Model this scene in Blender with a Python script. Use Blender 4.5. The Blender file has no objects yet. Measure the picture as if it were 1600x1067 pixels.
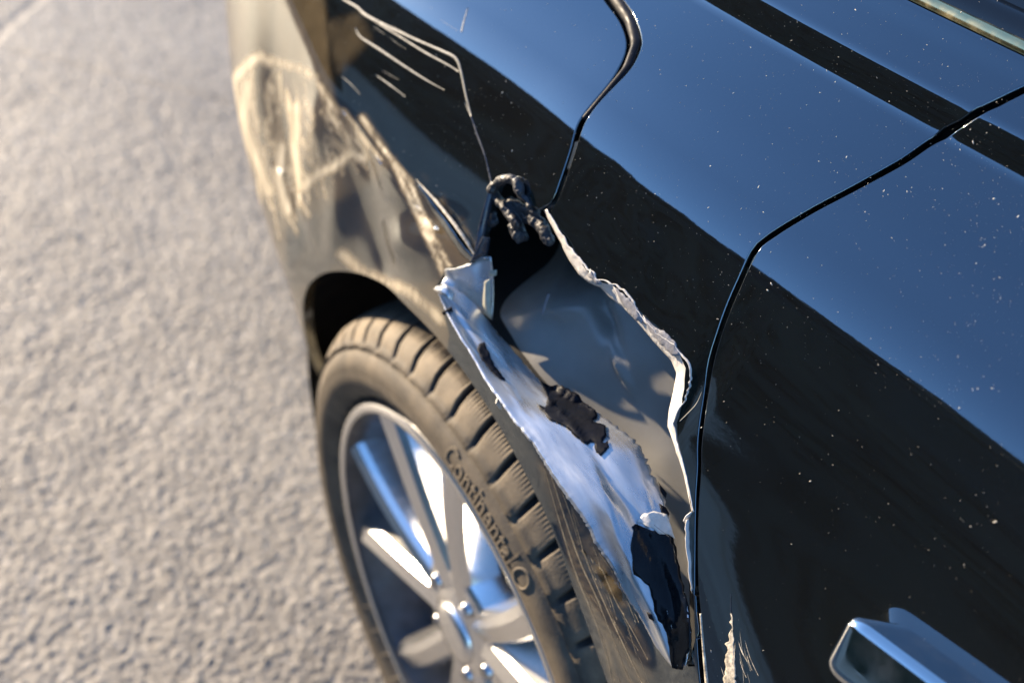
import bpy, bmesh, math, random
import numpy as np
from mathutils import Vector, Matrix
from mathutils.bvhtree import BVHTree
from mathutils.geometry import delaunay_2d_cdt
random.seed(7); rng = np.random.default_rng(7)
scene = bpy.context.scene
col = scene.collection

# ------------------------------------------------------------------ camera
CAM = np.array([-.33448805, -.62452285, 1.37941683])
PIT, YAW, ROLL = np.radians([41.42738987, 33.04261368, 3.01812586])
FPX = 1600*42/36
FW = np.array([np.sin(YAW)*np.cos(PIT), np.cos(YAW)*np.cos(PIT), -np.sin(PIT)])
_r = np.cross(FW, [0, 0, 1]); _r /= np.linalg.norm(_r); _u = np.cross(_r, FW)
RT = _r*np.cos(ROLL)+_u*np.sin(ROLL); UP = _u*np.cos(ROLL)-_r*np.sin(ROLL)
cam = bpy.data.cameras.new('camera'); camo = bpy.data.objects.new('camera', cam); col.objects.link(camo)
camo.matrix_world = Matrix(((RT[0], UP[0], -FW[0], CAM[0]), (RT[1], UP[1], -FW[1], CAM[1]), (RT[2], UP[2], -FW[2], CAM[2]), (0, 0, 0, 1)))
cam.lens = 42; cam.sensor_width = 36; cam.clip_start = .02; cam.clip_end = 2000
cam.dof.use_dof = True; cam.dof.focus_distance = .775; cam.dof.aperture_fstop = 4.0
scene.camera = camo
# ------------------------------------------------------------------ sky, sun, exposure
SUN_EL, SUN_AZ = math.radians(17), math.radians(-19)       # azimuth from +Y (rear of the car) towards -X (street)
world = bpy.data.worlds.new('World'); scene.world = world; world.use_nodes = True
wn = world.node_tree.nodes; wl = world.node_tree.links
sky = wn.new('ShaderNodeTexSky'); sky.sky_type = 'NISHITA'; sky.sun_disc = False
sky.sun_elevation = SUN_EL; sky.sun_rotation = SUN_AZ
sky.air_density = 1.0; sky.dust_density = .2; sky.ozone_density = 5.0
wl.new(sky.outputs[0], wn['Background'].inputs[0]); wn['Background'].inputs[1].default_value = .15
sd = np.array([math.sin(SUN_AZ)*math.cos(SUN_EL), math.cos(SUN_AZ)*math.cos(SUN_EL), math.sin(SUN_EL)])
sl = bpy.data.lights.new('sun', 'SUN'); sl.energy = 5.0; sl.angle = math.radians(.53); sl.color = (1, .80, .56)
so = bpy.data.objects.new('sun', sl); col.objects.link(so)
so.rotation_euler = Vector(sd).to_track_quat('Z', 'Y').to_euler()
scene.view_settings.view_transform = 'Standard'; scene.view_settings.look = 'None'
scene.view_settings.gamma = 1; scene.view_settings.use_curve_mapping = False
scene.view_settings.exposure = 1.62
scene.render.engine = 'CYCLES'
scene.cycles.max_bounces = 8; scene.cycles.use_denoising = True

# ------------------------------------------------------------------ helpers
def ray(px, py):
    d = FW*FPX+RT*(px-800)-UP*(py-533.5); return d/np.linalg.norm(d)
def proj(P):
    d = np.asarray(P, float)-CAM; z = d@FW
    return np.stack([800+FPX*(d@RT)/z, 533.5-FPX*(d@UP)/z], -1)
def atx(px, py, x):
    d = ray(px, py); return CAM+d*(x-CAM[0])/d[0]

def tag(o, label=None, cat=None, group=None, kind=None):
    if label: o['label'] = label
    if cat: o['category'] = cat
    if group: o['group'] = group
    if kind: o['kind'] = kind
    return o
def link(name, me, mat=None, parent=None, label=None):
    o = bpy.data.objects.new(name, me); col.objects.link(o)
    if mat:
        for m in (mat if isinstance(mat, (list, tuple)) else [mat]): me.materials.append(m)
    if parent: o.parent = parent
    if label: o['label'] = label
    return o
def mesh(name, V, Fc, smooth=True, normals=None):
    me = bpy.data.meshes.new(name)
    me.from_pydata([tuple(v) for v in V], [], [tuple(int(i) for i in f) for f in Fc])
    me.update()
    if smooth: me.polygons.foreach_set('use_smooth', [True]*len(me.polygons))
    if normals is not None: me.normals_split_custom_set_from_vertices([tuple(n) for n in normals])
    return me
def solid(o, t, off=-1):
    m = o.modifiers.new('thickness', 'SOLIDIFY'); m.thickness = t; m.offset = off; return m

def grid_faces(nu, nv, closed_u=False):
    f = []
    for i in range(nu if closed_u else nu-1):
        a = i*nv; b = ((i+1) % nu)*nv
        for j in range(nv-1): f.append((a+j, b+j, b+j+1, a+j+1))
    return f
def smooth_poly(pts, step, closed=False):
    """resample a polyline through its points with a Catmull-Rom curve"""
    P = np.array(pts, float); n = len(P); out = []
    rngi = n if closed else n-1
    for i in range(rngi):
        p0 = P[(i-1) % n] if closed or i > 0 else 2*P[0]-P[1]
        p1 = P[i]; p2 = P[(i+1) % n]
        p3 = P[(i+2) % n] if closed or i+2 < n else 2*P[-1]-P[-2]
        k = max(1, int(np.linalg.norm(p2-p1)/step+.5))
        for t in np.arange(k)/k:
            out.append(.5*((2*p1)+(-p0+p2)*t+(2*p0-5*p1+4*p2-p3)*t*t+(-p0+3*p1-3*p2+p3)*t**3))
    if not closed: out.append(P[-1])
    return np.array(out)
def resample(pts, n):
    P = np.array(pts, float); L = np.r_[0, np.cumsum(np.linalg.norm(np.diff(P, axis=0), axis=1))]
    t = np.linspace(0, L[-1], n)
    return np.stack([np.interp(t, L, P[:, k]) for k in range(P.shape[1])], -1)
def jag(pts, step, amp, seed=1):
    """straight resampling with small torn irregularities"""
    r = np.random.default_rng(seed); P = np.array(pts, float); out = [P[0]]
    for a, b in zip(P[:-1], P[1:]):
        d = b-a; L = np.linalg.norm(d); k = max(1, int(L/step)); nrm = np.array([-d[1], d[0]])/max(L, 1e-6)
        for i in range(1, k+1):
            q = a+d*i/k
            if i < k: q = q+nrm*r.normal(0, amp)
            out.append(q)
    return np.array(out)
_TAB = rng.random((64, 64, 64))
def vnoise(P):
    P = np.asarray(P, float); i = np.floor(P).astype(int); f = P-i; f = f*f*(3-2*f); r = 0
    for dx in (0, 1):
        for dy in (0, 1):
            for dz in (0, 1):
                w = (f[..., 0] if dx else 1-f[..., 0])*(f[..., 1] if dy else 1-f[..., 1])*(f[..., 2] if dz else 1-f[..., 2])
                r = r+w*_TAB[(i[..., 0]+dx) % 64, (i[..., 1]+dy) % 64, (i[..., 2]+dz) % 64]
    return r
def fbm(P, o=4):
    r = 0; a = .5
    for k in range(o): r = r+a*(vnoise(np.asarray(P)*2**k+17*k)-.5); a *= .5
    return r
def inpoly(pts, poly):
    x, y = pts[:, 0], pts[:, 1]; r = np.zeros(len(pts), bool); n = len(poly)
    for i in range(n):
        x1, y1 = poly[i]; x2, y2 = poly[(i+1) % n]
        if y1 == y2: continue
        c = ((y1 > y) != (y2 > y)) & (x < (x2-x1)*(y-y1)/(y2-y1)+x1); r ^= c
    return r
def segdist(pts, poly, closed=False):
    d = np.full(len(pts), 1e9); n = len(poly)
    for i in range(n if closed else n-1):
        a = np.asarray(poly[i], float); b = np.asarray(poly[(i+1) % n], float); ab = b-a
        t = np.clip(((pts-a)@ab)/max(ab@ab, 1e-12), 0, 1)
        d = np.minimum(d, np.linalg.norm(pts-(a+t[:, None]*ab), axis=1))
    return d

# ------------------------------------------------------------------ materials
def mat(name):
    m = bpy.data.materials.new(name); m.use_nodes = True
    return m, m.node_tree.nodes, m.node_tree.links, m.node_tree.nodes['Principled BSDF']
def setp(b, **k):
    for n, v in k.items():
        b.inputs[n.replace('_', ' ')].default_value = (*v, 1) if isinstance(v, tuple) and len(v) == 3 else v
def noise(n, l, scale, detail=4, rough=.55, vec=None, stretch=None, rot=None):
    t = n.new('ShaderNodeTexNoise'); t.inputs['Scale'].default_value = scale
    t.inputs['Detail'].default_value = detail; t.inputs['Roughness'].default_value = rough
    tc = n.new('ShaderNodeTexCoord'); src = tc.outputs['Object']
    if stretch:
        mp = n.new('ShaderNodeMapping'); mp.inputs['Scale'].default_value = stretch
        if rot: mp.inputs['Rotation'].default_value = rot
        l.new(src, mp.inputs[0]); src = mp.outputs[0]
    l.new(src, t.inputs['Vector']); return t.outputs['Fac']
def ramp(n, l, src, stops):
    r = n.new('ShaderNodeValToRGB'); e = r.color_ramp.elements
    while len(e) < len(stops): e.new(.5)
    for k, (p, c) in zip(e, stops):
        k.position = p; k.color = (c, c, c, 1) if not isinstance(c, tuple) else (*c, 1)
    l.new(src, r.inputs[0]); return r.outputs[0]
def math_(n, l, op, a, b, clamp=False):
    m = n.new('ShaderNodeMath'); m.operation = op; m.use_clamp = clamp
    for i, v in enumerate((a, b)):
        if isinstance(v, (int, float)): m.inputs[i].default_value = v
        else: l.new(v, m.inputs[i])
    return m.outputs[0]
def mix(n, l, fac, a, b):
    m = n.new('ShaderNodeMix'); m.data_type = 'RGBA'
    for s, v in ((m.inputs[0], fac), (m.inputs[6], a), (m.inputs[7], b)):
        if isinstance(v, tuple): s.default_value = (*v, 1)
        elif isinstance(v, (int, float)): s.default_value = v
        else: l.new(v, s)
    return m.outputs[2]
def bump(n, l, b, h, strength, dist):
    k = n.new('ShaderNodeBump'); k.inputs['Strength'].default_value = strength; k.inputs['Distance'].default_value = dist
    l.new(h, k.inputs['Height']); l.new(k.outputs[0], b.inputs['Normal'])
def attr(n, name):
    a = n.new('ShaderNodeAttribute'); a.attribute_name = name; return a.outputs['Fac']

def paint_material():
    m, n, l, b = mat('black_car_paint')
    dust = attr(n, 'dust'); scuff_glint = attr(n, 'scuff_glint')
    fine = noise(n, l, 900, 3)
    blot = noise(n, l, 38, 5)
    streak = noise(n, l, 1, 5, .65, stretch=(60, 60, 9), rot=(.5, 0, 0))
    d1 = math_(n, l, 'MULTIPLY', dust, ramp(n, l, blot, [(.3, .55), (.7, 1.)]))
    s1 = math_(n, l, 'MULTIPLY', scuff_glint, ramp(n, l, streak, [(.36, .5), (.60, 1.)]))
    f = math_(n, l, 'MAXIMUM', d1, s1)
    film = math_(n, l, 'MULTIPLY', ramp(n, l, fine, [(.45, 0.), (.8, 1.)]), .004)
    f = math_(n, l, 'ADD', f, film, True)
    c = mix(n, l, s1, (.50, .35, .16), (.92, .80, .58))  # dust and scuff tones, warmed to stand in for golden ground reflections
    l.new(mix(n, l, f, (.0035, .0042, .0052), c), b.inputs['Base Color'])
    l.new(math_(n, l, 'ADD', math_(n, l, 'MULTIPLY', f, .5), .045, True), b.inputs['Roughness'])
    setp(b, IOR=2.6, Specular_Tint=(.83, .94, 1.0))
    bump(n, l, b, noise(n, l, 220, 2), .012, .001)
    return m
def simple(name, colr, rough=.5, metal=0, nscale=0, namp=.3, bscale=0, bstr=.3, ior=1.5):
    m, n, l, b = mat(name); setp(b, Roughness=rough, Metallic=metal, IOR=ior)
    if nscale:
        f = ramp(n, l, noise(n, l, nscale, 5), [(.3, 0.), (.7, 1.)])
        l.new(mix(n, l, f, tuple(c*(1-namp) for c in colr), tuple(min(1, c*(1+namp)) for c in colr)), b.inputs['Base Color'])
        l.new(ramp(n, l, noise(n, l, nscale*1.7, 4), [(.3, max(0, rough-.12)), (.7, min(1, rough+.12))]), b.inputs['Roughness'])
    else: setp(b, Base_Color=colr)
    if bscale: bump(n, l, b, noise(n, l, bscale, 4), bstr, .001)
    return m
M_paint = paint_material()
M_black = simple('black_plastic', (.006, .006, .007), .6, 0, 60, .4, 300, .2)
M_void = simple('dark_underbody', (.004, .004, .004), .9, 0, 20, .4)
M_satin = simple('grey_satin_liner', (.245, .238, .222), .45, .1, 30, .08, 500, .05, 1.6)
M_curl = simple('white_primer', (.56, .54, .51), .45, 0, 120, .22, 260, .5)
M_prim = simple('grey_primer', (.20, .20, .215), .5, 0, 160, .25, 260, .4)
M_scrape = simple('scraped_paint', (.40, .36, .29), .55, 0, 260, .6, 400, .6)
M_seal = simple('grey_foam_sealant', (.022, .023, .027), .5, 0, 90, .4, 240, .7)
M_glass = simple('dark_window_glass', (.004, .005, .006), .02, 0, 3, .2, ior=1.6)
M_hand = simple('dark_chrome', (.60, .61, .60), .09, 1, 30, .04)
M_trim = simple('bright_trim', (.80, .62, .30), .25, 1, 40, .1)
M_lamp = simple('red_lamp_lens', (.08, .004, .004), .06, 0, 20, .2)
M_flake = simple('torn_paint', (.004, .005, .009), .5, 0, 60, .4, 200, .2, 1.25)
M_speck = simple('pale_dust', (.55, .50, .42), .8, 0, 300, .25)
M_scr = simple('paint_scratch', (.19, .185, .165), .55, 0, 200, .3, 400, .4)
M_gold = simple('gold_glint_paint', (.22, .19, .14), .35, .2, 200, .4, 400, .4)  # gold tone standing in for reflections along the fender creases
M_skin = simple('flap_paint', (.005, .006, .008), .16, 0, 60, .3, 200, .15, 1.3)
M_brake = simple('brake_disc_metal', (.10, .10, .10), .45, 1, 60, .3)

def metal_flap():
    m, n, l, b = mat('bare_sheet_metal')
    sm = noise(n, l, 1, 4, .6, stretch=(60, 9, 22), rot=(.55, .1, .45))
    c = ramp(n, l, sm, [(.30, (.42, .44, .47)), (.50, (.56, .58, .60)), (.72, (.70, .70, .71))])
    l.new(c, b.inputs['Base Color'])
    l.new(ramp(n, l, noise(n, l, 1, 4, .6, stretch=(120, 20, 60), rot=(.55, .1, .45)), [(.3, .20), (.7, .42)]), b.inputs['Roughness'])
    setp(b, Metallic=.75)
    bump(n, l, b, noise(n, l, 1, 4, .55, stretch=(90, 12, 36), rot=(.55, .1, .45)), .14, .0012)
    return m
M_metal = metal_flap()
def rubber():
    m, n, l, b = mat('dusty_tyre_rubber')
    f = ramp(n, l, noise(n, l, 26, 6, .65), [(.28, .22), (.70, .85)])
    d = math_(n, l, 'MULTIPLY', f, attr(n, 'dust'))
    l.new(mix(n, l, d, (.016, .016, .017), (.27, .215, .145)), b.inputs['Base Color'])
    setp(b, Roughness=.75)
    bump(n, l, b, noise(n, l, 500, 3), .4, .0008)
    return m
M_rub = rubber()
M_rim = simple('machined_alloy', (.86, .855, .84), .24, 1)
M_rimd = simple('dark_alloy_barrel', (.075, .075, .08), .5, .35, 40, .25)
M_bolt = simple('wheel_bolt_steel', (.5, .5, .5), .18, 1, 60, .1)

def asphalt():
    m, n, l, b = mat('worn_asphalt')
    a = ramp(n, l, noise(n, l, 2.2, 5), [(.3, (.175, .158, .135)), (.7, (.255, .232, .199))])
    st = n.new('ShaderNodeTexVoronoi'); st.inputs['Scale'].default_value = 130
    tc = n.new('ShaderNodeTexCoord'); l.new(tc.outputs['Object'], st.inputs['Vector'])
    sep = n.new('ShaderNodeSeparateColor'); l.new(st.outputs['Color'], sep.inputs[0])
    k = ramp(n, l, sep.outputs[0], [(.0, .62), (.5, 1.), (.93, 1.12), (1., 1.9)])
    mm = n.new('ShaderNodeMix'); mm.data_type = 'RGBA'; mm.blend_type = 'MULTIPLY'; mm.inputs[0].default_value = .8
    l.new(a, mm.inputs[6]); l.new(k, mm.inputs[7]); l.new(mm.outputs[2], b.inputs['Base Color'])
    setp(b, Roughness=.62)
    bump(n, l, b, noise(n, l, 420, 5, .7), .6, .002)
    return m
M_asph = asphalt()

# ------------------------------------------------------------------ ground
def build_ground():
    x = np.r_[np.arange(-1.9, -.72, .012), np.arange(-.72, .56, .0029), np.arange(.56, 1.3, .009)]
    y = np.r_[np.arange(-.5, .1, .02), .1+np.cumsum(np.r_[np.linspace(.0027, .0042, 330), np.linspace(.0042, .0150, 380)])]; y = y[y < 4.6]
    X, Y = np.meshgrid(x, y, indexing='ij')
    P = np.stack([X, Y, np.zeros_like(X)], -1)
    def stones(cell, seed):
        g = np.random.default_rng(seed).random((97, 89, 3)); ci = np.floor(X/cell).astype(int); cj = np.floor(Y/cell).astype(int); h = np.zeros_like(X)
        for di in (-1, 0, 1):
            for dj in (-1, 0, 1):
                q = g[(ci+di) % 97, (cj+dj) % 89]
                d = np.hypot(X/cell-(ci+di+q[..., 0]), (Y/cell-(cj+dj+q[..., 1]))*(.8+.4*q[..., 2]))
                h = np.maximum(h, (.35+.65*q[..., 2])*np.sqrt(np.clip(1-(d/(.42+.3*q[..., 2]))**2, 0, 1)))
        return h
    Z = .0025*stones(.0105, 1)+.0016*stones(.0066, 2)+.0040*fbm(P*30, 3)+.003*fbm(P*7, 2)+.010*fbm(P*1.6, 2)
    # smoother repair patch in the far corner with a shallow joint round it
    pt = [(-.02, 2.18), (.62, 1.35), (1.6, 1.5), (1.3, 2.9), (.35, 2.6)]
    q = np.stack([X.ravel(), Y.ravel()], -1)
    ins = inpoly(q, pt).reshape(X.shape); dd = segdist(q, pt, True).reshape(X.shape)
    Z = np.where(ins, Z*.7+.001, Z); Z -= .004*np.exp(-(dd/.012)**2)
    Z -= .004
    V = np.stack([X, Y, Z], -1).reshape(-1, 3)
    o = link('asphalt_ground', mesh('asphalt_ground', V, grid_faces(len(x), len(y))), M_asph)
    tag(o, 'worn pale grey asphalt beside the black car, pebbly and sunlit', 'ground', kind='structure')
    R = 600; xs = [-R, -60, -10, -1.88, 1.28, 10, 60, R]; ys = [-R, -60, -10, -.48, 4.58, 12, 60, R]
    V = [(a, b_, -.02) for a in xs for b_ in ys]
    F_ = [f for f in grid_faces(8, 8) if not (V[f[0]][0] == -1.88 and V[f[0]][1] == -.48)]
    o = link('outer_ground', mesh('outer_ground', V, F_, False), M_asph)
    tag(o, 'flat asphalt stretching away round the car to the horizon', 'ground', kind='structure')
build_ground()
def pebbles():
    V = []; F = []; r = np.random.default_rng(17)
    for k in range(420):
        x, y = r.uniform(-1.2, .55), r.uniform(.15, 2.6); s = .0022*math.exp(r.normal(0, .45)); b0 = len(V); n = 6
        for ring, (rr, zz) in enumerate(((1., -.2), (.85, .45))):
            for i in range(n):
                a = 2*math.pi*i/n+ring*.4; q = rr*s*r.uniform(.75, 1.2); V.append((x+q*math.cos(a), y+q*math.sin(a), .001+zz*s*r.uniform(.8, 1.3)))
        V.append((x, y, .001+s*.75))
        for i in range(n):
            j = (i+1) % n; F += [(b0+i, b0+j, b0+n+j, b0+n+i), (b0+n+i, b0+n+j, b0+2*n)]
    o = link('loose_grit', mesh('loose_grit', V, F, False), simple('pale_grit', (.42, .38, .32), .7, 0, 200, .5))
    tag(o, 'loose pale grit lying on the asphalt beside the car', 'grit', kind='stuff')
pebbles()

# ------------------------------------------------------------------ car body surface  P(y, w)
def _ip(y, xs, ys): return np.interp(y, xs, ys)
def smoothstep(a, b, v):
    t = np.clip((v-a)/(b-a), 0, 1); return t*t*(3-2*t)
CP_N = 10
_Z5 = np.polyfit([-.7, -.55, -.39, -.3, -.25, -.17, -.12, -.06, 0, .07, .2, .31, .45, .6], [.929, .9315, .934, .936, .9375, .940, .9418, .943, .942, .9395, .933, .926, .920, .915], 5)
def ctrl(y):
    """profile control points (x, z) at length position y: arrays (n, 10, 2)"""
    y = np.asarray(y, float)
    def corner(z): 
        y0 = .33+(z-.44)*.56-.02
        return 1.5*np.maximum(0, y-y0)**2
    x5 = .157-.057*smoothstep(-.52, .02, y)-.010*smoothstep(0, .25, y)
    z5 = np.polyval(_Z5, np.clip(y, -.75, .62))
    f = smoothstep(-.48, .0, y)
    R = []
    R.append((.10+corner(.2), .14+0*y))
    R.append((.045+corner(.35), .31+0*y))
    R.append((.018+corner(.5), .50+0*y))
    R.append((.004+.008*f+corner(.66), .70+0*y))
    z4 = np.interp(y, [-1, .08, .2, .3, .40, .5, .65], [.812, .812, .824, .846, .880, .900, .908])
    R.append((x5-.075+.007*f+(.006-.075+.007)*0+np.maximum(0, z4-.812)*.38+corner(.82), z4))
    R.append((x5+corner(.9), z5))
    g = smoothstep(-.27, .03, y)
    x6 = x5+.108+.002*g; z6 = z5+.058
    R.append((x6+corner(1.0), z6))
    R.append((x6+.009+corner(1.0), z6+.022))
    R.append((x6+.055+corner(1.0), z6+.041))
    R.append((x6+.082+corner(1.0), z6+.100))
    return np.stack([np.stack(r, -1) for r in R], -2)
FIL = np.array([0, .06, .06, .045, .014, .021, .005, .004, .004, 0])
BUL = np.array([.004, .006, .004, .001, .0035, .0045, .0005, .002, .002])
_c0 = ctrl(np.array([-.1]))[0]
SEG = np.linalg.norm(np.diff(_c0, axis=0), axis=1); WK = np.r_[0, np.cumsum(SEG)]
def w_of_s(s): return np.interp(s, np.arange(CP_N), WK)
DENTS = []      # (y, w, sy, sw, angle, depth)
def P(y, w, dents=True):
    y = np.atleast_1d(np.asarray(y, float)); w = np.atleast_1d(np.asarray(w, float))
    C = ctrl(y); s = np.interp(w, WK, np.arange(CP_N)); k = np.clip(np.floor(s).astype(int), 0, CP_N-2); t = s-k
    i = np.arange(len(y))
    A = C[i, k]; B = C[i, k+1]
    q = A+(B-A)*t[:, None]
    for kk in range(1, CP_N-1):
        fa = FIL[kk]/SEG[kk-1]; fb = FIL[kk]/SEG[kk]
        mk = (s > kk-fa) & (s < kk+fb)
        if not mk.any(): continue
        u = ((s[mk]-(kk-fa))/(fa+fb))[:, None]
        p0 = C[mk, kk]+(C[mk, kk-1]-C[mk, kk])*fa; p2 = C[mk, kk]+(C[mk, kk+1]-C[mk, kk])*fb
        q[mk] = (1-u)**2*p0+2*u*(1-u)*C[mk, kk]+u*u*p2
    d = B-A; L = np.linalg.norm(d, axis=1)[:, None]; nn = np.stack([-d[:, 1], d[:, 0]], -1)/L
    q = q+nn*(BUL[k]*np.sin(np.pi*t)**2)[:, None]
    if dents and DENTS:
        h = np.zeros(len(y))
        for (yc, wc, sy, sw, an, dep) in DENTS:
            a = (y-yc)*np.cos(an)+(w-wc)*np.sin(an); b = -(y-yc)*np.sin(an)+(w-wc)*np.cos(an)
            h += dep*np.exp(-(a/sy)**2-(b/sw)**2)
        q = q-nn*h[:, None]
    return np.stack([q[:, 0], y, q[:, 1]], -1)
def N(y, w):
    e = 4e-4
    a = P(np.asarray(y)+e, w)-P(np.asarray(y)-e, w); b = P(y, np.asarray(w)+e)-P(y, np.asarray(w)-e)
    n = np.cross(a, b); n /= np.linalg.norm(n, axis=1)[:, None]
    n[n[:, 0]*1.0-n[:, 2]*.6 > .0] *= -1
    return n
def N0(y, w):
    keep = DENTS[:]; DENTS.clear(); n = N(y, w); DENTS.extend(keep); return n
_gy = np.arange(-1.3, 1.5, .01); _gw = np.linspace(0, WK[-1], 460)
_YY, _WW = np.meshgrid(_gy, _gw, indexing='ij')
_V = P(_YY.ravel(), _WW.ravel())
_GZ = np.maximum.accumulate(_V[:, 2].reshape(len(_gy), len(_gw)), axis=1)
BODY = BVHTree.FromPolygons([tuple(v) for v in _V], grid_faces(len(_gy), len(_gw)))
def on(px, py):
    """(y, w) on the body under a point of the picture"""
    d = ray(px, py); h = BODY.ray_cast(Vector(CAM), Vector(d), 6)
    if h[0] is None: return None
    return yz(h[0].y, h[0].z)
def ons(L):
    r = []
    for p in L:
        q = on(*p)
        if q is None: print('MISS', p); continue
        r.append(q)
    return r
def off_pt(px, py, off):
    """point on the ray whose distance outward from the body is off"""
    y, w = on(px, py); p = P(y, w)[0]; n = N([y], [w])[0]; d = ray(px, py)
    return p+d*(off/(d@n))
def yz(y, z):
    t = (y-_gy[0])/.01; i = int(min(max(math.floor(t), 0), len(_gy)-2)); t -= i
    return (y, float((1-t)*np.interp(z, _GZ[i], _gw)+t*np.interp(z, _GZ[i+1], _gw)))

def cdt_panel(poly, step=.007, rows=True):
    """triangulate a polygon of (y, w) with inner points; denser rows at the creases"""
    poly = np.array(poly, float)
    ys = np.arange(poly[:, 0].min(), poly[:, 0].max(), step)
    ws = list(np.arange(poly[:, 1].min(), poly[:, 1].max(), step))
    for kk in range(1, CP_N-1):
        f = FIL[kk]; wc = WK[kk]
        if f < .02: ws += list(np.linspace(wc-f*1.1, wc+f*1.1, 9))
    ws = np.array(sorted(ws)); keep = [ws[0]]
    for v in ws[1:]:
        if v-keep[-1] > .0008: keep.append(v)
    g = np.array([(a, b) for a in ys for b in keep])
    g = g[inpoly(g, poly)]; g = g[segdist(g, poly, True) > .0011]
    pts = [Vector(p) for p in poly]+[Vector(p) for p in g]
    n = len(poly)
    r = delaunay_2d_cdt(pts, [], [list(range(n))], 1, 1e-7)
    vv = np.array([tuple(v) for v in r[0]]); ff = [f for f in r[2]]
    return vv, ff
def boundary_loops(ff):
    cnt = {}
    for f in ff:
        for i in range(len(f)):
            a, b = f[i], f[(i+1) % len(f)]
            cnt[(a, b)] = cnt.get((a, b), 0)+1
    return [(a, b) for (a, b) in cnt if (b, a) not in cnt]
def panel(name, poly, m, parent, step=.007, attrs=None, flange=.007, label=None, edge_r=.0010):
    vv, ff = cdt_panel(poly, step)
    V = P(vv[:, 0], vv[:, 1]); Nn = N(vv[:, 0], vv[:, 1])
    # orient faces outward
    f0 = ff[len(ff)//2]; g = np.cross(V[f0[1]]-V[f0[0]], V[f0[2]]-V[f0[0]])
    if g@Nn[f0[0]] < 0: ff = [tuple(reversed(f)) for f in ff]
    be = boundary_loops(ff)
    outd = {}
    for a, b in be:
        o = np.cross(V[b]-V[a], (Nn[a]+Nn[b])/2); L = np.linalg.norm(o)
        if L > 0:
            for k in (a, b): outd[k] = outd.get(k, 0)+o/L
    V = list(V); Nl = list(Nn); F = [tuple(f) for f in ff]; ids = {}
    for k, o in outd.items():
        L = np.linalg.norm(o); o = o/L if L > 1e-6 else o
        n = Nn[k]; r = []
        for (a, b, nm) in ((edge_r*.6, -edge_r*.35, n*.7+o*.7), (edge_r, -edge_r*1.2, o), (edge_r*.6, -flange, o)):
            V.append(Nn[k]*b+V[k]+o*a); Nl.append(nm/np.linalg.norm(nm)); r.append(len(V)-1)
        ids[k] = r
    for a, b in be:
        ch = [(a, b)]+[(ids[a][i], ids[b][i]) for i in range(3)]
        for (p, q), (p2, q2) in zip(ch[:-1], ch[1:]): F.append((q, p, p2, q2))
    me = mesh(name, V, F, True, Nl)
    nv = len(vv); src = list(range(nv))
    for k, r in ids.items(): pass
    for an in ('dust', 'scuff_glint'):
        at = me.attributes.new(an, 'FLOAT', 'POINT'); val = np.zeros(len(V))
        if attrs and an in attrs:
            val[:nv] = attrs[an](proj(np.array(V[:nv])), np.array(V[:nv]))
            for k, r in ids.items():
                for i in r: val[i] = val[k]
        at.data.foreach_set('value', val.astype(np.float32))
    return link(name, me, m, parent, label)

def ribbon(name, A, B, offA, offB, m, parent, n=40, k=6, bulge=0., wob=0., seed=0, thick=.0008, smooth=True, label=None, freq=60):
    """strip of sheet between two picture polylines, each lying off the body by a given distance"""
    A = resample(A, n); B = resample(B, n); V = []
    oa = np.interp(np.linspace(0, 1, n), np.linspace(0, 1, len(np.atleast_1d(offA))), np.atleast_1d(offA))
    ob = np.interp(np.linspace(0, 1, n), np.linspace(0, 1, len(np.atleast_1d(offB))), np.atleast_1d(offB))
    for i in range(n):
        a = off_pt(*A[i], oa[i]); b = off_pt(*B[i], ob[i])
        for j in range(k+1):
            t = j/k; V.append(a+(b-a)*t)
    V = np.array(V).reshape(n, k+1, 3)
    tu = np.gradient(V, axis=0); tv = np.gradient(V, axis=1); nn = np.cross(tu, tv); nn /= np.linalg.norm(nn, axis=2)[..., None]+1e-9
    vd = V-CAM
    if (nn*vd).sum() > 0: nn = -nn
    t = np.linspace(0, 1, k+1)
    prof = bulge*np.sin(np.pi*t)
    V = V+nn*prof[None, :, None]
    if wob:
        w_ = wob*fbm(V*freq+seed*3.1, 4)*(np.sin(np.pi*t)**.5)[None, :]
        V = V+nn*w_[..., None]
    F = grid_faces(n, k+1)
    V = V.reshape(-1, 3)
    f = F[len(F)//2]; g = np.cross(V[f[1]]-V[f[0]], V[f[2]]-V[f[0]])
    if g@(CAM-V[f[0]]) < 0: F = [tuple(reversed(q)) for q in F]
    o = link(name, mesh(name, V, F, smooth), m, parent, label)
    if thick: solid(o, thick)
    return o
def bvh_of(o):
    me = o.data; return BVHTree.FromPolygons([v.co for v in me.vertices], [list(p.vertices) for p in me.polygons])
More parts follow.
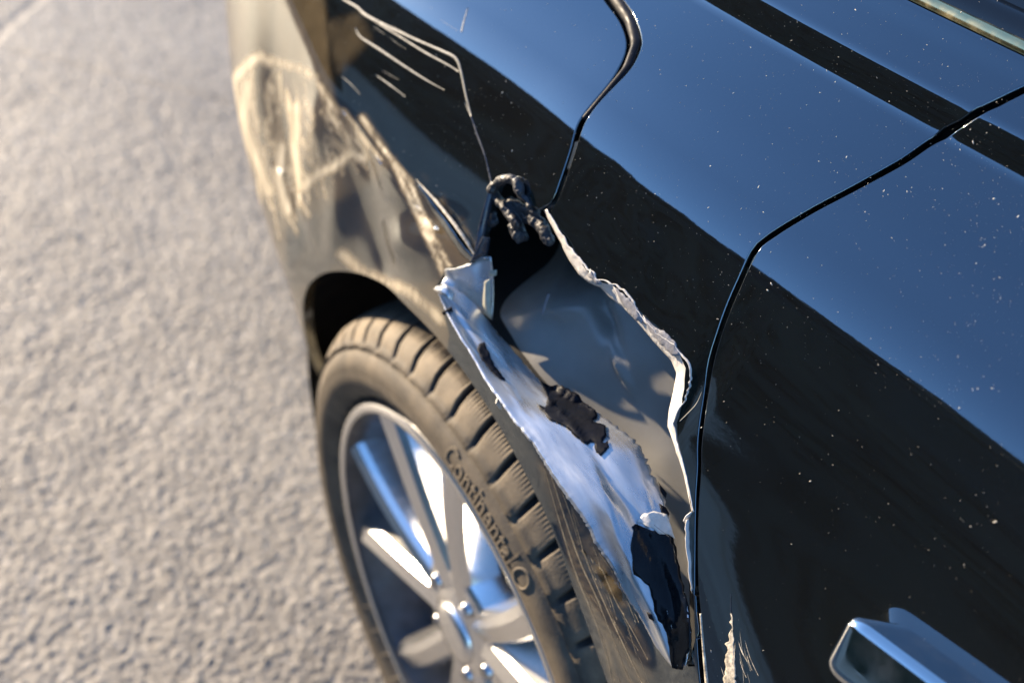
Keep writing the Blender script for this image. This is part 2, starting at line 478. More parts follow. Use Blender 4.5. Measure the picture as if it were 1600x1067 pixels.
def patch_on(name, poly, tree, off, m, parent, thick=.0003, step=8, label=None, wob=0):
    """flake of material lying on a given surface, outlined in the picture"""
    poly = np.array(poly, float)
    xs = np.arange(poly[:, 0].min(), poly[:, 0].max(), step); ys = np.arange(poly[:, 1].min(), poly[:, 1].max(), step)
    g = np.array([(a, b) for a in xs for b in ys]).reshape(-1, 2)
    if len(g): g = g[inpoly(g, poly)]
    if len(g): g = g[segdist(g, poly, True) > 2]
    pts = [Vector(p) for p in poly]+[Vector(p) for p in g]
    r = delaunay_2d_cdt(pts, [], [list(range(len(poly)))], 1, 1e-6)
    V = []; last = None; ok = []
    for v in r[0]:
        d = ray(*v); h = tree.ray_cast(Vector(CAM), Vector(d), 5)
        if h[0] is None: V.append(None)
        else:
            dist = (np.array(h[0])-CAM)@d; n_ = np.array(h[1]); c = abs(d@n_)
            V.append(CAM+d*(dist-min(off/max(c, .15), off*5)))
    good = [i for i, v in enumerate(V) if v is not None]
    if not good: return None
    for i, v in enumerate(V):
        if v is None:
            j = min(good, key=lambda q: (r[0][q]-r[0][i]).length)
            dj = np.linalg.norm(V[j]-CAM); V[i] = CAM+ray(*r[0][i])*dj
    V = np.array(V)
    F = [tuple(f) for f in r[2]]
    g_ = np.cross(V[F[0][1]]-V[F[0][0]], V[F[0][2]]-V[F[0][0]])
    if g_@(CAM-V[F[0][0]]) < 0: F = [tuple(reversed(f)) for f in F]
    if wob: V = V+(CAM-V)/np.linalg.norm(CAM-V, axis=1)[:, None]*(wob*np.abs(fbm(V*150, 3)))[:, None]
    o = link(name, mesh(name, V, F), m, parent, label)
    if thick: solid(o, thick)
    return o
def tube_px(name, pts, widths, off, m, parent, step=6, label=None, flat=.35, seg=6):
    """thin raised line (crack, bead, scratch) along a picture polyline on the body"""
    L = smooth_poly(pts, step); n = len(L); wd = np.interp(np.linspace(0, 1, n), np.linspace(0, 1, len(widths)), widths)
    C = np.array([off_pt(*p, off) for p in L]); Q = ons(L); nr = np.array([N([q[0]], [q[1]])[0] for q in Q])
    T = np.gradient(C, axis=0); T /= np.linalg.norm(T, axis=1)[:, None]+1e-9
    S = np.cross(T, nr); S /= np.linalg.norm(S, axis=1)[:, None]+1e-9
    V = []
    for i in range(n):
        w = wd[i]*.75*np.linalg.norm(C[i]-CAM)/FPX/2
        for j in range(seg):
            a = 2*math.pi*j/seg; V.append(C[i]+S[i]*w*math.cos(a)+nr[i]*w*flat*math.sin(a))
    V = np.array(V); F = []
    for i in range(n-1):
        for j in range(seg): F.append((i*seg+j, i*seg+(j+1) % seg, (i+1)*seg+(j+1) % seg, (i+1)*seg+j))
    F += [tuple(range(seg)), tuple(reversed(range((n-1)*seg, n*seg)))]
    return link(name, mesh(name, V, F), m, parent, label)

# ------------------------------------------------------------------ the car
car = bpy.data.objects.new('car', None); col.objects.link(car)
tag(car, 'glossy black car with a torn open rear fender, parked on sunlit asphalt', 'car')
HUB = np.array([0, 0, .345])

# dents that ripple the reflections round the tear
for (px, py, sy, sw, an, dep) in [(960, 340, .03, .012, .5, .0005), (1040, 430, .03, .012, .9, .0006), (1000, 370, .03, .007, .2, -.0005),
                                  (1085, 620, .008, .05, .0, .002), (920, 300, .012, .02, .3, .0005), 
                                  (560, 330, .06, .05, .3, .010), (480, 260, .03, .08, .2, -.004)]:
    q = on(px, py)
    if q: DENTS.append((q[0], q[1], sy, sw, an, dep))

for (px, py, sy, sw, an, dep) in [(430, 180, .04, .03, .6, .006), (500, 200, .03, .02, -.5, -.004), (455, 300, .05, .025, 1.0, .007), (560, 250, .03, .015, .4, .004), (620, 380, .05, .014, -.6, -.004), (660, 340, .04, .012, -.5, .004), (590, 400, .03, .02, .2, .005), (520, 350, .02, .05, .2, -.003)]:
    q = on(px, py)
    if q: DENTS.append((q[0], q[1], sy, sw, an, dep))
_q1, _q2 = on(870, 740), on(1040, 1050)
DENTS.append(((_q1[0]+_q2[0])/2, (_q1[1]+_q2[1])/2, .42*math.hypot(_q1[0]-_q2[0], _q1[1]-_q2[1]), .034, math.atan2(_q1[1]-_q2[1], _q1[0]-_q2[0]), .017))
BODY0 = BODY
def off_pt0(px, py, off):
    d = ray(px, py); h = BODY0.ray_cast(Vector(CAM), Vector(d), 6); n = np.array(h[1])
    return np.array(h[0])+d*(-off/abs(d@n))
_V = P(_YY.ravel(), _WW.ravel())
_GZ = np.maximum.accumulate(_V[:, 2].reshape(len(_gy), len(_gw)), axis=1)
BODY = BVHTree.FromPolygons([tuple(v) for v in _V], grid_faces(len(_gy), len(_gw)))

# --- gap lines in the picture
GAP_F = [(1098, 1110), (1092, 1067), (1087, 1000), (1084, 930), (1084, 850), (1085, 780), (1088, 700), (1094, 640), (1103, 575), (1118, 520), (1136, 470),
         (1158, 420), (1172, 391), (1181, 379), (1200, 364), (1260, 327), (1330, 289), (1400, 250), (1455, 214), (1500, 186), (1535, 163), (1570, 146), (1600, 132), (1640, 112)]
GAP_D = [(1114, 1110), (1107, 1067), (1099, 1000), (1093, 930), (1091, 850), (1093, 780), (1097, 700), (1104, 640), (1113, 580), (1128, 525), (1147, 475),
         (1168, 427), (1182, 399), (1191, 386), (1212, 371), (1270, 335), (1340, 298), (1410, 260), (1465, 224), (1510, 197), (1545, 175), (1580, 158), (1610, 143), (1650, 122)]
BG_B = [(915, -40), (943, 2), (968, 38), (977, 74), (962, 112), (935, 148), (903, 190), (892, 225), (881, 260), (867, 300), (859, 316)]     # bumper side of the bumper gap
BG_Q = [(862, 330), (876, 305), (891, 262), (903, 225), (916, 190), (945, 152), (985, 110), (1002, 78), (1003, 55), (990, 20), (965, -14), (945, -42)]  # fender side
HOLE_R = [(862, 330), (858, 336), (872, 352), (888, 372), (903, 398), (915, 420), (940, 440), (957, 444), (975, 462), (1004, 489), (1030, 512), (1054, 533), (1072, 575), (1070, 605), (1066, 632), (1058, 660), (1060, 690), (1072, 742), (1082, 798)]
HOLE_R2 = [(1082, 798), (1078, 820), (1077, 860), (1081, 905), (1086, 950)]
FLAP_L = [(682, 447), (694, 480), (715, 520), (740, 560), (760, 597), (785, 630), (800, 655), (830, 690), (852, 728), (880, 770), (905, 803), (918, 822), (930, 850), (955, 885), (975, 925), (1000, 965), (1025, 1010), (1048, 1040)]
HOLE_B = [(1086, 950), (1090, 985), (1078, 1030), (1052, 1045)]
SEAM = [(682, 447), (692, 480), (702, 522)]

def lip_arc(a0, a1, n, r=.3623, zc=.3652, yc=.0189):
    return [yz(yc+r*math.cos(a), zc+r*math.sin(a)) for a in np.linspace(a0, a1, n)]
def angle_of(p):
    q = P(*on(*p))[0]; return math.atan2(q[2]-.3652, q[1]-.0189)
wtop = WK[8]
gF = [tuple(p) for p in smooth_poly(ons(GAP_F), .006)]; gD = [tuple(p) for p in smooth_poly(ons(GAP_D), .006)]
bB = [tuple(p) for p in smooth_poly(ons(BG_B), .005)]; bQ = [tuple(p) for p in smooth_poly(ons(BG_Q), .005)]

# dirt and scuffs, with shade and reflections painted in, on the bumper and lower fender, in picture outlines on the panels
def dust_shade_bumper(px, V):
    below = smoothstep(8, -6, px[:, 0]-np.interp(px[:, 1], [-200, 0, 60, 100, 170, 240, 290, 340, 390, 440], [500, 505, 512, 512, 525, 598, 648, 690, 735, 775]))
    d = .20*below  # dust ends at the crease, standing in for the warm ground reflection
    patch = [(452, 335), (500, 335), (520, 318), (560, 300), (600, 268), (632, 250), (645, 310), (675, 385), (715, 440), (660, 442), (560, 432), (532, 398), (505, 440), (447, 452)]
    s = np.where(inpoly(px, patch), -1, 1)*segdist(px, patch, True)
    d *= 1-.62*smoothstep(9, -7, s)  # shadow on the flank, painted by thinning the dust
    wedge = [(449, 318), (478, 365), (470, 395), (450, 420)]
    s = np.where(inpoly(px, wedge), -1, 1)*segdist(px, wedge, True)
    d *= 1-.95*smoothstep(6, -4, s)  # dark reflection painted in as an almost dust-free wedge
    return np.clip(d+.003, 0, 1)
STREAKS = [([(372, 118), (392, 96), (406, 88), (420, 96)], 9, .9), ([(425, 95), (470, 108), (490, 120)], 9, .5), ([(462, 165), (460, 230), (468, 290)], 9, .95), ([(440, 230), (436, 280), (450, 330)], 9, .8),
           ([(470, 295), (498, 270), (520, 262), (548, 240), (566, 248)], 9, .95), ([(385, 130), (380, 180), (392, 230), (420, 300)], 11, .7), ([(612, 250), (650, 330), (695, 430)], 5, .9), ([(600, 235), (640, 285), (668, 350), (706, 425)], 4, .8),
           ([(535, 398), (570, 428), (640, 455), (690, 500)], 10, .55), ([(366, 120), (378, 260), (425, 410), (455, 560)], 7, .55), ([(566, 185), (600, 235)], 5, .6)]
_rs = np.random.default_rng(12)
_reg = np.array([(372, 110), (400, 88), (480, 108), (520, 150), (590, 240), (560, 250), (500, 268), (470, 300), (440, 345), (405, 300)])
for _ in range(420):
    _p = np.array([_rs.uniform(365, 600), _rs.uniform(85, 345)])
    if not inpoly(_p[None], _reg)[0]: continue
    _a = math.radians(np.interp(_p[0], [380, 480, 580], [80, 66, 52])+_rs.normal(0, 7)); _l = _rs.uniform(15, 55)
    STREAKS.append(([tuple(_p), tuple(_p+_l*np.array([math.cos(_a), math.sin(_a)]))], _rs.uniform(2.5, 5), _rs.uniform(.12, .6)))
def scuff_bumper(px, V):
    r = np.zeros(len(px))
    for L, w, a in STREAKS:
        L = np.array(L, float); lo = L.min(0)-4*w; hi = L.max(0)+4*w
        m = ((px > lo) & (px < hi)).all(1)
        if m.any(): r[m] = np.maximum(r[m], min(1, 1.3*a)*np.exp(-(segdist(px[m], L)/w)**2))
    blot = [(512, 40), (560, 25), (575, 60), (530, 110)]
    r = np.maximum(r, .10*smoothstep(14, -6, np.where(inpoly(px, blot), -1, 1)*segdist(px, blot, True)))
    blot = [(640, 265), (672, 285), (720, 345), (745, 385), (705, 355)]
    r = np.maximum(r, .16*smoothstep(8, -6, np.where(inpoly(px, blot), -1, 1)*segdist(px, blot, True))*np.clip(fbm(V*110, 4)*6+.3, 0, 1))
    return r
LOW = [([(853, 735), (876, 815), (903, 900), (945, 1000), (960, 1066)], 3, 1.), ([(862, 738), (892, 830), (925, 930), (985, 1066)], 2, .9), ([(895, 790), (920, 875), (955, 960), (1005, 1067)], 1.8, .8),
       ([(905, 820), (935, 885), (975, 950), (1015, 1030)], 1.8, .55), ([(845, 725), (868, 790), (900, 870)], 3, .9), ([(930, 930), (965, 1000), (1000, 1067)], 2.2, .6)]
for _ in range(60):
    _t = _rs.uniform(0, 1); _p = np.array([np.interp(_t, [0, 1], [868, 985]), np.interp(_t, [0, 1], [760, 1050])])+_rs.normal(0, 14, 2); _l = _rs.uniform(20, 80)
    _a = math.radians(_rs.normal(66, 6)); LOW.append(([tuple(_p), tuple(_p+_l*np.array([math.cos(_a), math.sin(_a)]))], _rs.uniform(1.2, 2.2), _rs.uniform(.08, .45)))
def scuff_glint_fender(px, V):  # gold lines painted for glints along the creases, with some scuffing
    r = np.zeros(len(px))
    for L, w, a in LOW: r = np.maximum(r, .16*a*np.exp(-(segdist(px, L)/(w+2))**2))
    m = [(905, 815), (925, 840), (960, 910), (975, 950), (940, 900), (915, 860)]
    r = np.maximum(r, .22*smoothstep(8, -4, np.where(inpoly(px, m), -1, 1)*segdist(px, m, True))*np.clip(fbm(V*120, 4)*6+.5, 0, 1))
    return r
def dust_fender(px, V):
    return np.clip(.05*smoothstep(.80, .72, V[:, 2])*(px[:, 0] < 1075)*0+.002, 0, 1)

# --- bumper
a_far = -.32; a_seam = angle_of(SEAM[-1])
tear_b = [(842, 326), (826, 318), (812, 304), (800, 290), (785, 280), (768, 288), (757, 320), (748, 355), (742, 392), (737, 408), (722, 414), (696, 419), (682, 447)]
poly = bB+ons(jag(tear_b, 9, .8, 3))+ons(SEAM)[1:]+lip_arc(a_seam+.005, a_far, 70)+[yz(.40, .16), yz(1.25, .16)]
wb = w_of_s(5.86)
poly += [(1.25, yy) for yy in np.linspace(poly[-1][1]+.05, wb, 12)]+[(yy, wb) for yy in np.linspace(1.2, bB[0][0]+.05, 30)]
bumper = panel('bumper', poly, M_paint, car, .0045, dict(dust=dust_shade_bumper, scuff_glint=scuff_bumper), .012)
# --- rear fender (quarter panel)
a_door = -math.pi*1.0-.25
g_bot = gF[0]
lower = [yz(g_bot[0]-.03, .42), yz(g_bot[0]-.05, .18), yz(-.40, .18)]
poly = bQ[::-1]
poly = ons(HOLE_R2[::-1])
poly = ons(jag(HOLE_R[::-1], 8, .5, 5))
poly = poly+bQ[1:]+[(yy, w_of_s(6.12)) for yy in np.linspace(bQ[-1][0]+.05, 1.2, 25)]+[(1.2, wtop)]
ytop = gF[-1][0]+(wtop-gF[-1][1])*.2
poly += [(yy, wtop) for yy in np.linspace(1.15, ytop, 40)]
poly += gF[::-1]
poly += [lower[0], lower[1]]
poly += [yz(-.362, .19)]+lip_arc(math.pi+.45, a_seam-.005, 90)
poly += ons(SEAM[::-1])
poly += ons(jag(FLAP_L, 10, .5, 8))[1:]+ons(jag(HOLE_B[::-1], 8, .5, 9))[1:]+ons(jag(HOLE_R2[::-1], 8, .8, 6))[1:-1]
fender = panel('rear_fender', poly, M_paint, car, .005, dict(dust=dust_fender, scuff_glint=scuff_glint_fender), .008, 'black rear fender ripped open above the wheel')
# --- rear door
ytd = gD[-1][0]+(wtop-gD[-1][1])*.2
poly = gD+[(ytd, wtop)]+[(yy, wtop) for yy in np.linspace(ytd-.05, -1.2, 20)]
poly += [(-1.2, ww) for ww in np.linspace(wtop-.05, yz(-1.2, .18)[1], 14)]+[yz(gD[0][0]-.045, .18), yz(gD[0][0]-.022, .42)]
door = panel('rear_door', poly, M_paint, car, .0085, dict(dust=lambda p, V: np.full(len(V), .002)), .010)
# --- dark shell added behind the gaps to block light
def shell(name, y0, y1, s0, s1, depth, m):
    ys = np.linspace(y0, y1, 60); ws = np.linspace(w_of_s(s0), w_of_s(s1), 60)
    A, B = np.meshgrid(ys, ws, indexing='ij'); A = A.ravel(); B = B.ravel()
    V = P(A, B, False)-N0(A, B)*depth
    return link(name, mesh(name, V, grid_faces(60, 60)), m, car)
shell('gap_backing', -1.2, -.345, 0, 8, .022, M_void)
shell('gap_backing', -.34, .05, 4.95, 8, .016, M_void)
shell('gap_backing', .0, 1.2, 4.6, 8, .03, M_void)

# --- window trim, window, roof side
def strip(name, y0, y1, prof, m, nseg=80):
    ys = np.linspace(y0, y1, nseg); V = []
    for y in ys:
        c = P(y, wtop)[0]
        for (dx, dz) in prof: V.append((c[0]+dx, y, c[2]+dz))
    return link(name, mesh(name, V, grid_faces(nseg, len(prof))), m, car)
ca = [(-.001+.0055*(1-math.cos(a)), .001+.0055*math.sin(a)) for a in np.linspace(0, math.pi, 10)]
strip('window_trim', -1.2, 1.1, ca, M_trim)
strip('window_seal', -1.2, 1.1, [(.009, -.004), (.012, .006), (.018, .011), (.026, .014), (.030, .012), (.031, .002)], M_glass)
strip('window', -1.2, 1.0, [(.030, .004), (.055, .042), (.10, .090), (.17, .145), (.27, .205), (.40, .25), (.60, .27)], M_glass)
# tail light above the bumper
yy = np.linspace(.16, 1.2, 60); ww = np.linspace(wb+.002, w_of_s(6.12)-.002, 10)
A, B = np.meshgrid(yy, ww, indexing='ij')
link('tail_light', mesh('tail_light', P(A.ravel(), B.ravel())-N(A.ravel(), B.ravel())*.002, grid_faces(60, 10)), M_lamp, car)

# --- wheel arch liner: a dark half drum and its inner wall
V = []; na = 60
for a in np.linspace(-.6, math.pi+.6, na):
    for (x, r) in ((.034, .372), (.05, .392), (.12, .402), (.32, .402), (.34, .1)):
        V.append((x, .0189+r*math.cos(a), .3652+r*math.sin(a)))
Vl = np.array(V)
link('arch_liner', mesh('arch_liner', Vl, grid_faces(na, 5)), M_void, car)

# ------------------------------------------------------------------ wheel
def build_wheel():
    x0 = .006
    # barrel + disc in one lathe: the wheel part itself
    prof = [(.030, .236), (.012, .240), (.004, .247), (.004, .2525), (.012, .2545), (.022, .2535)]
    nA = 160
    def lathe(prof, na=nA):
        V = [(x0+x, r*math.cos(2*math.pi*i/na), r*math.sin(2*math.pi*i/na)) for i in range(na) for (x, r) in prof]
        return V, grid_faces(na, len(prof), True)
    V, F = lathe([(.20, .225), (.10, .215), (.055, .222), (.030, .234), (.012, .238), (.005, .243), (.004, .250), (.009, .2545), (.022, .2535)])
    w = link('wheel', mesh('wheel', V, F), M_rimd, car); w.location = tuple(HUB)
    V, F = lathe([(.0055, .2425), (.0035, .244), (.0030, .2495), (.0055, .2530)])
    link('rim_lip', mesh('rim_lip', V, F), M_rim, w)
    # tyre
    tp = [(.026, .2525), (.014, .256), (.004, .263), (-.004, .276), (-.007, .287), (-.0055, .292), (-.006, .2935), (-.003, .301), (.001, .3085), (.0045, .3105), (.0048, .3125), (.0022, .3145), (.0075, .3172)]
    sh = [(.011, .3225), (.016, .3285), (.024, .3340), (.034, .3378), (.050, .3402)]
    tr = [(x, .3402+.0038*(1-((x-.122)/.072)**2)) for x in np.linspace(.054, .19, 26)]
    full = tp+sh+tr+[(.244-x, r) for (x, r) in sh[::-1]]+[(.244-x, r) for (x, r) in tp[::-1]]
    npitch = 54; per = 40; na = npitch*per
    A = np.arange(na)/na*2*math.pi
    X = np.array([p[0] for p in full]); Rr = np.array([p[1] for p in full])
    AA, XX = np.meshgrid(A, X, indexing='ij'); RR = np.tile(Rr, (na, 1)).astype(float)
    tw = smoothstep(.005, .016, XX)*smoothstep(.238, .228, XX)
    skew = .42*np.sin(np.clip((XX-.01)/.10, -1, 1)*1.3)          # grooves sweep across the block
    ph = (AA/(2*math.pi)*npitch) % 1.0
    AAs = AA-skew*2*math.pi/npitch
    lat = np.exp(-((ph-.5)/.078)**4)
    sip = np.zeros_like(ph)
    for c in (.0, .1, .2, .3, .7, .8, .9):
        sip = np.maximum(sip, np.exp(-((ph-c)/.026)**2))
    depth = .0080*lat+.0052*sip*smoothstep(.028, .040, XX)
    for cx in (.078, .108, .136, .166): depth = np.maximum(depth, .007*np.exp(-((XX-cx)/.0038)**4))
    depth *= tw
    # rib and shallow blocks of the upper sidewall
    ph2 = ph
    sb = .0016*smoothstep(.308, .314, RR)*(XX < .012)*np.exp(-((ph2-.5)/.2)**4)
    RR2 = RR-depth-sb
    Vt = np.stack([x0+XX, RR2*np.cos(AAs), RR2*np.sin(AAs)], -1).reshape(-1, 3)
    me = mesh('tyre', Vt, grid_faces(na, len(full), True))
    at = me.attributes.new('dust', 'FLOAT', 'POINT')
    dv = np.where(tw > .5, .95, .55)*np.clip(1-depth/.004, .02, 1)
    at.data.foreach_set('value', dv.ravel().astype(np.float32))
    link('tyre', me, M_rub, w)
    # moulded lettering on the sidewall
    cu = bpy.data.curves.new('tyre_lettering', 'FONT'); cu.body = 'Continental'; cu.size = .027; cu.extrude = .0011; cu.offset = 0; cu.resolution_u = 3
    tmp = bpy.data.objects.new('tmp', cu); col.objects.link(tmp)
    me = bpy.data.meshes.new_from_object(tmp.evaluated_get(bpy.context.evaluated_depsgraph_get())); bpy.data.objects.remove(tmp)
    me.name = 'tyre_lettering'
    co = np.array([v.co for v in me.vertices])
    co[:, 0] *= .114/co[:, 0].max()
    def onside(x, yv, h, a_start):
        # reading direction runs clockwise seen from outside; x along the arc
        r = .2885+yv; a = a_start+x/.298
        xs = np.interp(r, [q[1] for q in tp], [q[0] for q in tp])
        return np.stack([x0+xs-.0004-h, r*np.cos(a), r*np.sin(a)], -1)
    a0 = math.radians(93)
    me.vertices.foreach_set('co', onside(co[:, 0], co[:, 1], co[:, 2], a0).ravel().astype(np.float32)); me.update()
    at = me.attributes.new('dust', 'FLOAT', 'POINT'); at.data.foreach_set('value', np.full(len(me.vertices), .8, np.float32))
    link('tyre_lettering', me, M_rub, w)
    xe = co[:, 0].max()
    V = []
    for i in range(32):
        t = 2*math.pi*i/32
        for (r, h) in ((.0098, 0), (.0092, .0010), (.0076, .0010), (.0070, 0)):
            V.append((xe+.016+r*math.cos(t), .009+r*math.sin(t), h))
    V = np.array(V); em = mesh('tyre_emblem', onside(V[:, 0], V[:, 1], V[:, 2], a0), grid_faces(32, 4, True))
    at = em.attributes.new('dust', 'FLOAT', 'POINT'); at.data.foreach_set('value', np.full(len(em.vertices), .8, np.float32)); link('tyre_emblem', em, M_rub, w)
    # hub
    V, F = lathe([(.060, .086), (.028, .080), (.022, .070), (.024, .052), (.018, .045), (.017, .034)], 80)
    link('hub', mesh('hub', V, F), M_rim, w)
    V, F = lathe([(.017, .034), (.012, .033), (.009, .026), (.008, .012), (.0075, .0005)], 48)
    link('centre_cap', mesh('centre_cap', V, F), M_rim, w)
    V, F = lathe([(.085, .165), (.085, .06), (.10, .06), (.10, .165)], 80)
    link('brake_disc', mesh('brake_disc', V, F), M_brake, w)
    V, F = lathe([(.14, .30), (.14, .02)], 60)
    link('brake_shield', mesh('brake_shield', V, F), M_void, w)
    # ten spokes in five pairs: faceted, the crest nearest the outside
    def spoke(sgn):
        V = []; n = 14
        for i in range(n):
            t = i/(n-1); r = .045+t*.197
            ang = sgn*(math.radians(9.5)+math.radians(7.5)*t+math.radians(4)*(1-t)**2)
            hw = .0135+.0070*t+.006*(1-t)**3; xf = .019-.009*t-.003*math.sin(math.pi*t)
            base = .060-.012*t
            cx, sx = math.cos(ang), math.sin(ang)
            for (o_, xx) in ((-hw*1.35, base), (-hw, xf+.013), (-hw*.75, xf+.0065), (sgn*hw*.2, xf), (hw*.75, xf+.0055), (hw, xf+.013), (hw*1.35, base)):
                V.append((x0+xx, r*cx-o_*sx, r*sx+o_*cx))
        k = 7; F = grid_faces(n, k)+[tuple(range(k)), tuple(range((n-1)*k, n*k))]
        me = mesh('spoke', V, F, False)
        return me
    ms = {1: spoke(1), -1: spoke(-1)}
    for q in ms.values(): q.materials.append(M_rim)
    first = True
    for k in range(5):
        for sgn in (1, -1):
            o = bpy.data.objects.new('spoke', ms[sgn]); col.objects.link(o); o.parent = w
            o.rotation_euler = (math.radians(-3+72*k), 0, 0)
    # wheel bolts
    V = []; F = []; nb = 12
    pr = [(.040, .0115), (.026, .0105), (.0235, .0085), (.0235, .0005)]
    V = [(x0+x-.008, .8*r*math.cos(2*math.pi*i/nb), .8*r*math.sin(2*math.pi*i/nb)) for i in range(nb) for (x, r) in pr]
    mb = mesh('wheel_bolt', V, grid_faces(nb, 4, True), True); mb.materials.append(M_bolt)
    for k in range(5):
        o = bpy.data.objects.new('wheel_bolt', mb); col.objects.link(o); o.parent = w
        a = math.radians(-3+36+72*k); o.location = (0, .056*math.cos(a), .056*math.sin(a))
build_wheel()

# ------------------------------------------------------------------ the tear
# grey satin inner panel seen through the hole
def inner_panel():
    q = [yz(.0189+.368*math.cos(a), .3652+.368*math.sin(a)) for a in np.radians(np.linspace(84, 163, 60))]
    q += [yz(-.345, zz) for zz in np.linspace(.52, .90, 30)]+[yz(yy, .925) for yy in np.linspace(-.335, .185, 40)]+[yz(.188, zz) for zz in np.linspace(.91, .765, 14)]
    vv, ff = cdt_panel(q, .0030)
    V = P(vv[:, 0], vv[:, 1], False); n = N0(vv[:, 0], vv[:, 1]); rr = np.hypot(vv[:, 0]-.0189, V[:, 2]-.3652)
    d = .067-.042*np.exp(-((rr-.368)/.045)**2)        # flares out to meet the arch lip
    px = proj(V-n*d[:, None])
    def g(x, y, sx, sy, an=0):
        c, s = math.cos(an), math.sin(an); u = (px[:, 0]-x)*c+(px[:, 1]-y)*s; v = -(px[:, 0]-x)*s+(px[:, 1]-y)*c
        return np.exp(-(u/sx)**2-(v/sy)**2)
    d -= .016*g(910, 535, 130, 85, .5)
    d -= .006*g(1010, 650, 70, 120, -.3)
    d += .080*smoothstep(490, 350, px[:, 1]+.10*(px[:, 0]-850))
    d -= .006*g(893, 478, 50, 16, .15)                   # rounded top of the bulge
    d += .012*g(955, 492, 46, 9, 1.10)                   # the sharp pinched crease
    d -= .004*g(985, 560, 55, 6, 1.15)
    d -= .004*g(1030, 780, 50, 110, .2)
    d += .0012*fbm(V*22, 3)
    V = V-n*d[:, None]
    f0 = ff[0]
    if np.cross(V[f0[1]]-V[f0[0]], V[f0[2]]-V[f0[0]])@n[f0[0]] < 0: ff = [tuple(reversed(f)) for f in ff]
    o = link('inner_panel', mesh('inner_panel', V, ff), M_satin, car, 'grey satin inner panel dented behind the tear')
    return o
inner_panel()
shell('cavity_wall', -.45, .25, 3.2, 5.4, .125, M_void)

_ga = np.array(GAP_F[:10])-[7, 0]; _gb = np.array(GAP_D[:10])+[10, 4]
ribbon('gap_backing_strip', _ga, _gb, [-.011], [-.013], M_void, car, 60, 3, 0, 0, 0, .0006)  # near-black strip added behind the shut line to keep the gap dark

# white primer edge curling along the right of the hole
CIN = [(850, 329), (858, 346), (872, 372), (890, 408), (905, 430), (922, 443), (938, 449), (955, 467), (974, 481), (997, 505), (1024, 537), (1049, 564), (1057, 583), (1052, 612), (1045, 642), (1043, 666), (1054, 698), (1069, 745), (1081, 800)]
def widen(L, n, ws, seed):
    C = jag(resample(L, n), 50, 0, seed); C = resample(C, n); d = np.gradient(C, axis=0); d /= np.linalg.norm(d, axis=1)[:, None]
    nrm = np.stack([-d[:, 1], d[:, 0]], -1); nrm[nrm[:, 0] < 0] *= -1
    r = np.random.default_rng(seed); w = np.interp(np.linspace(0, 1, n), [a for a, b in ws], [b for a, b in ws])
    q = np.stack([np.arange(n)*.23, np.full(n, seed*1.7), np.zeros(n)], -1)
    w = w*np.clip(1+1.1*fbm(q*.7, 3)+r.normal(0, .05, n), .3, 1.6)
    return C+nrm*w[:, None]
_cw = [(0, 4), (.05, 7), (.12, 9), (.2, 16), (.235, 18), (.26, 6), (.30, 20), (.36, 18), (.42, 13), (.5, 15), (.56, 19), (.62, 20), (.68, 17), (.74, 10), (.80, 6), (.9, 3), (1, 3)]
_c = jag(CIN, 9, .3, 2)
ribbon('torn_edge', _c, widen(_c, 170, _cw, 6), [-.004, -.005, -.007, -.004, -.006, -.009, -.006, -.003], [.0007], M_curl, car, 170, 5, .0003, .0002, 3, .0005, label='jagged white primer edge of the tear')
for k, L in enumerate([[(957, 447), (972, 458), (988, 472), (1000, 488), (1003, 506), (990, 498), (975, 480)], [(1004, 492), (1020, 508), (1040, 520), (1055, 534), (1062, 556), (1050, 556), (1034, 540), (1016, 520)], [(922, 420), (928, 432), (940, 444), (930, 443), (918, 432)]]):
    patch_on('primer_patch', jag(L, 4, 1.3, 70+k), BODY, .0005, M_prim, car, .0003, 6, wob=.0004)
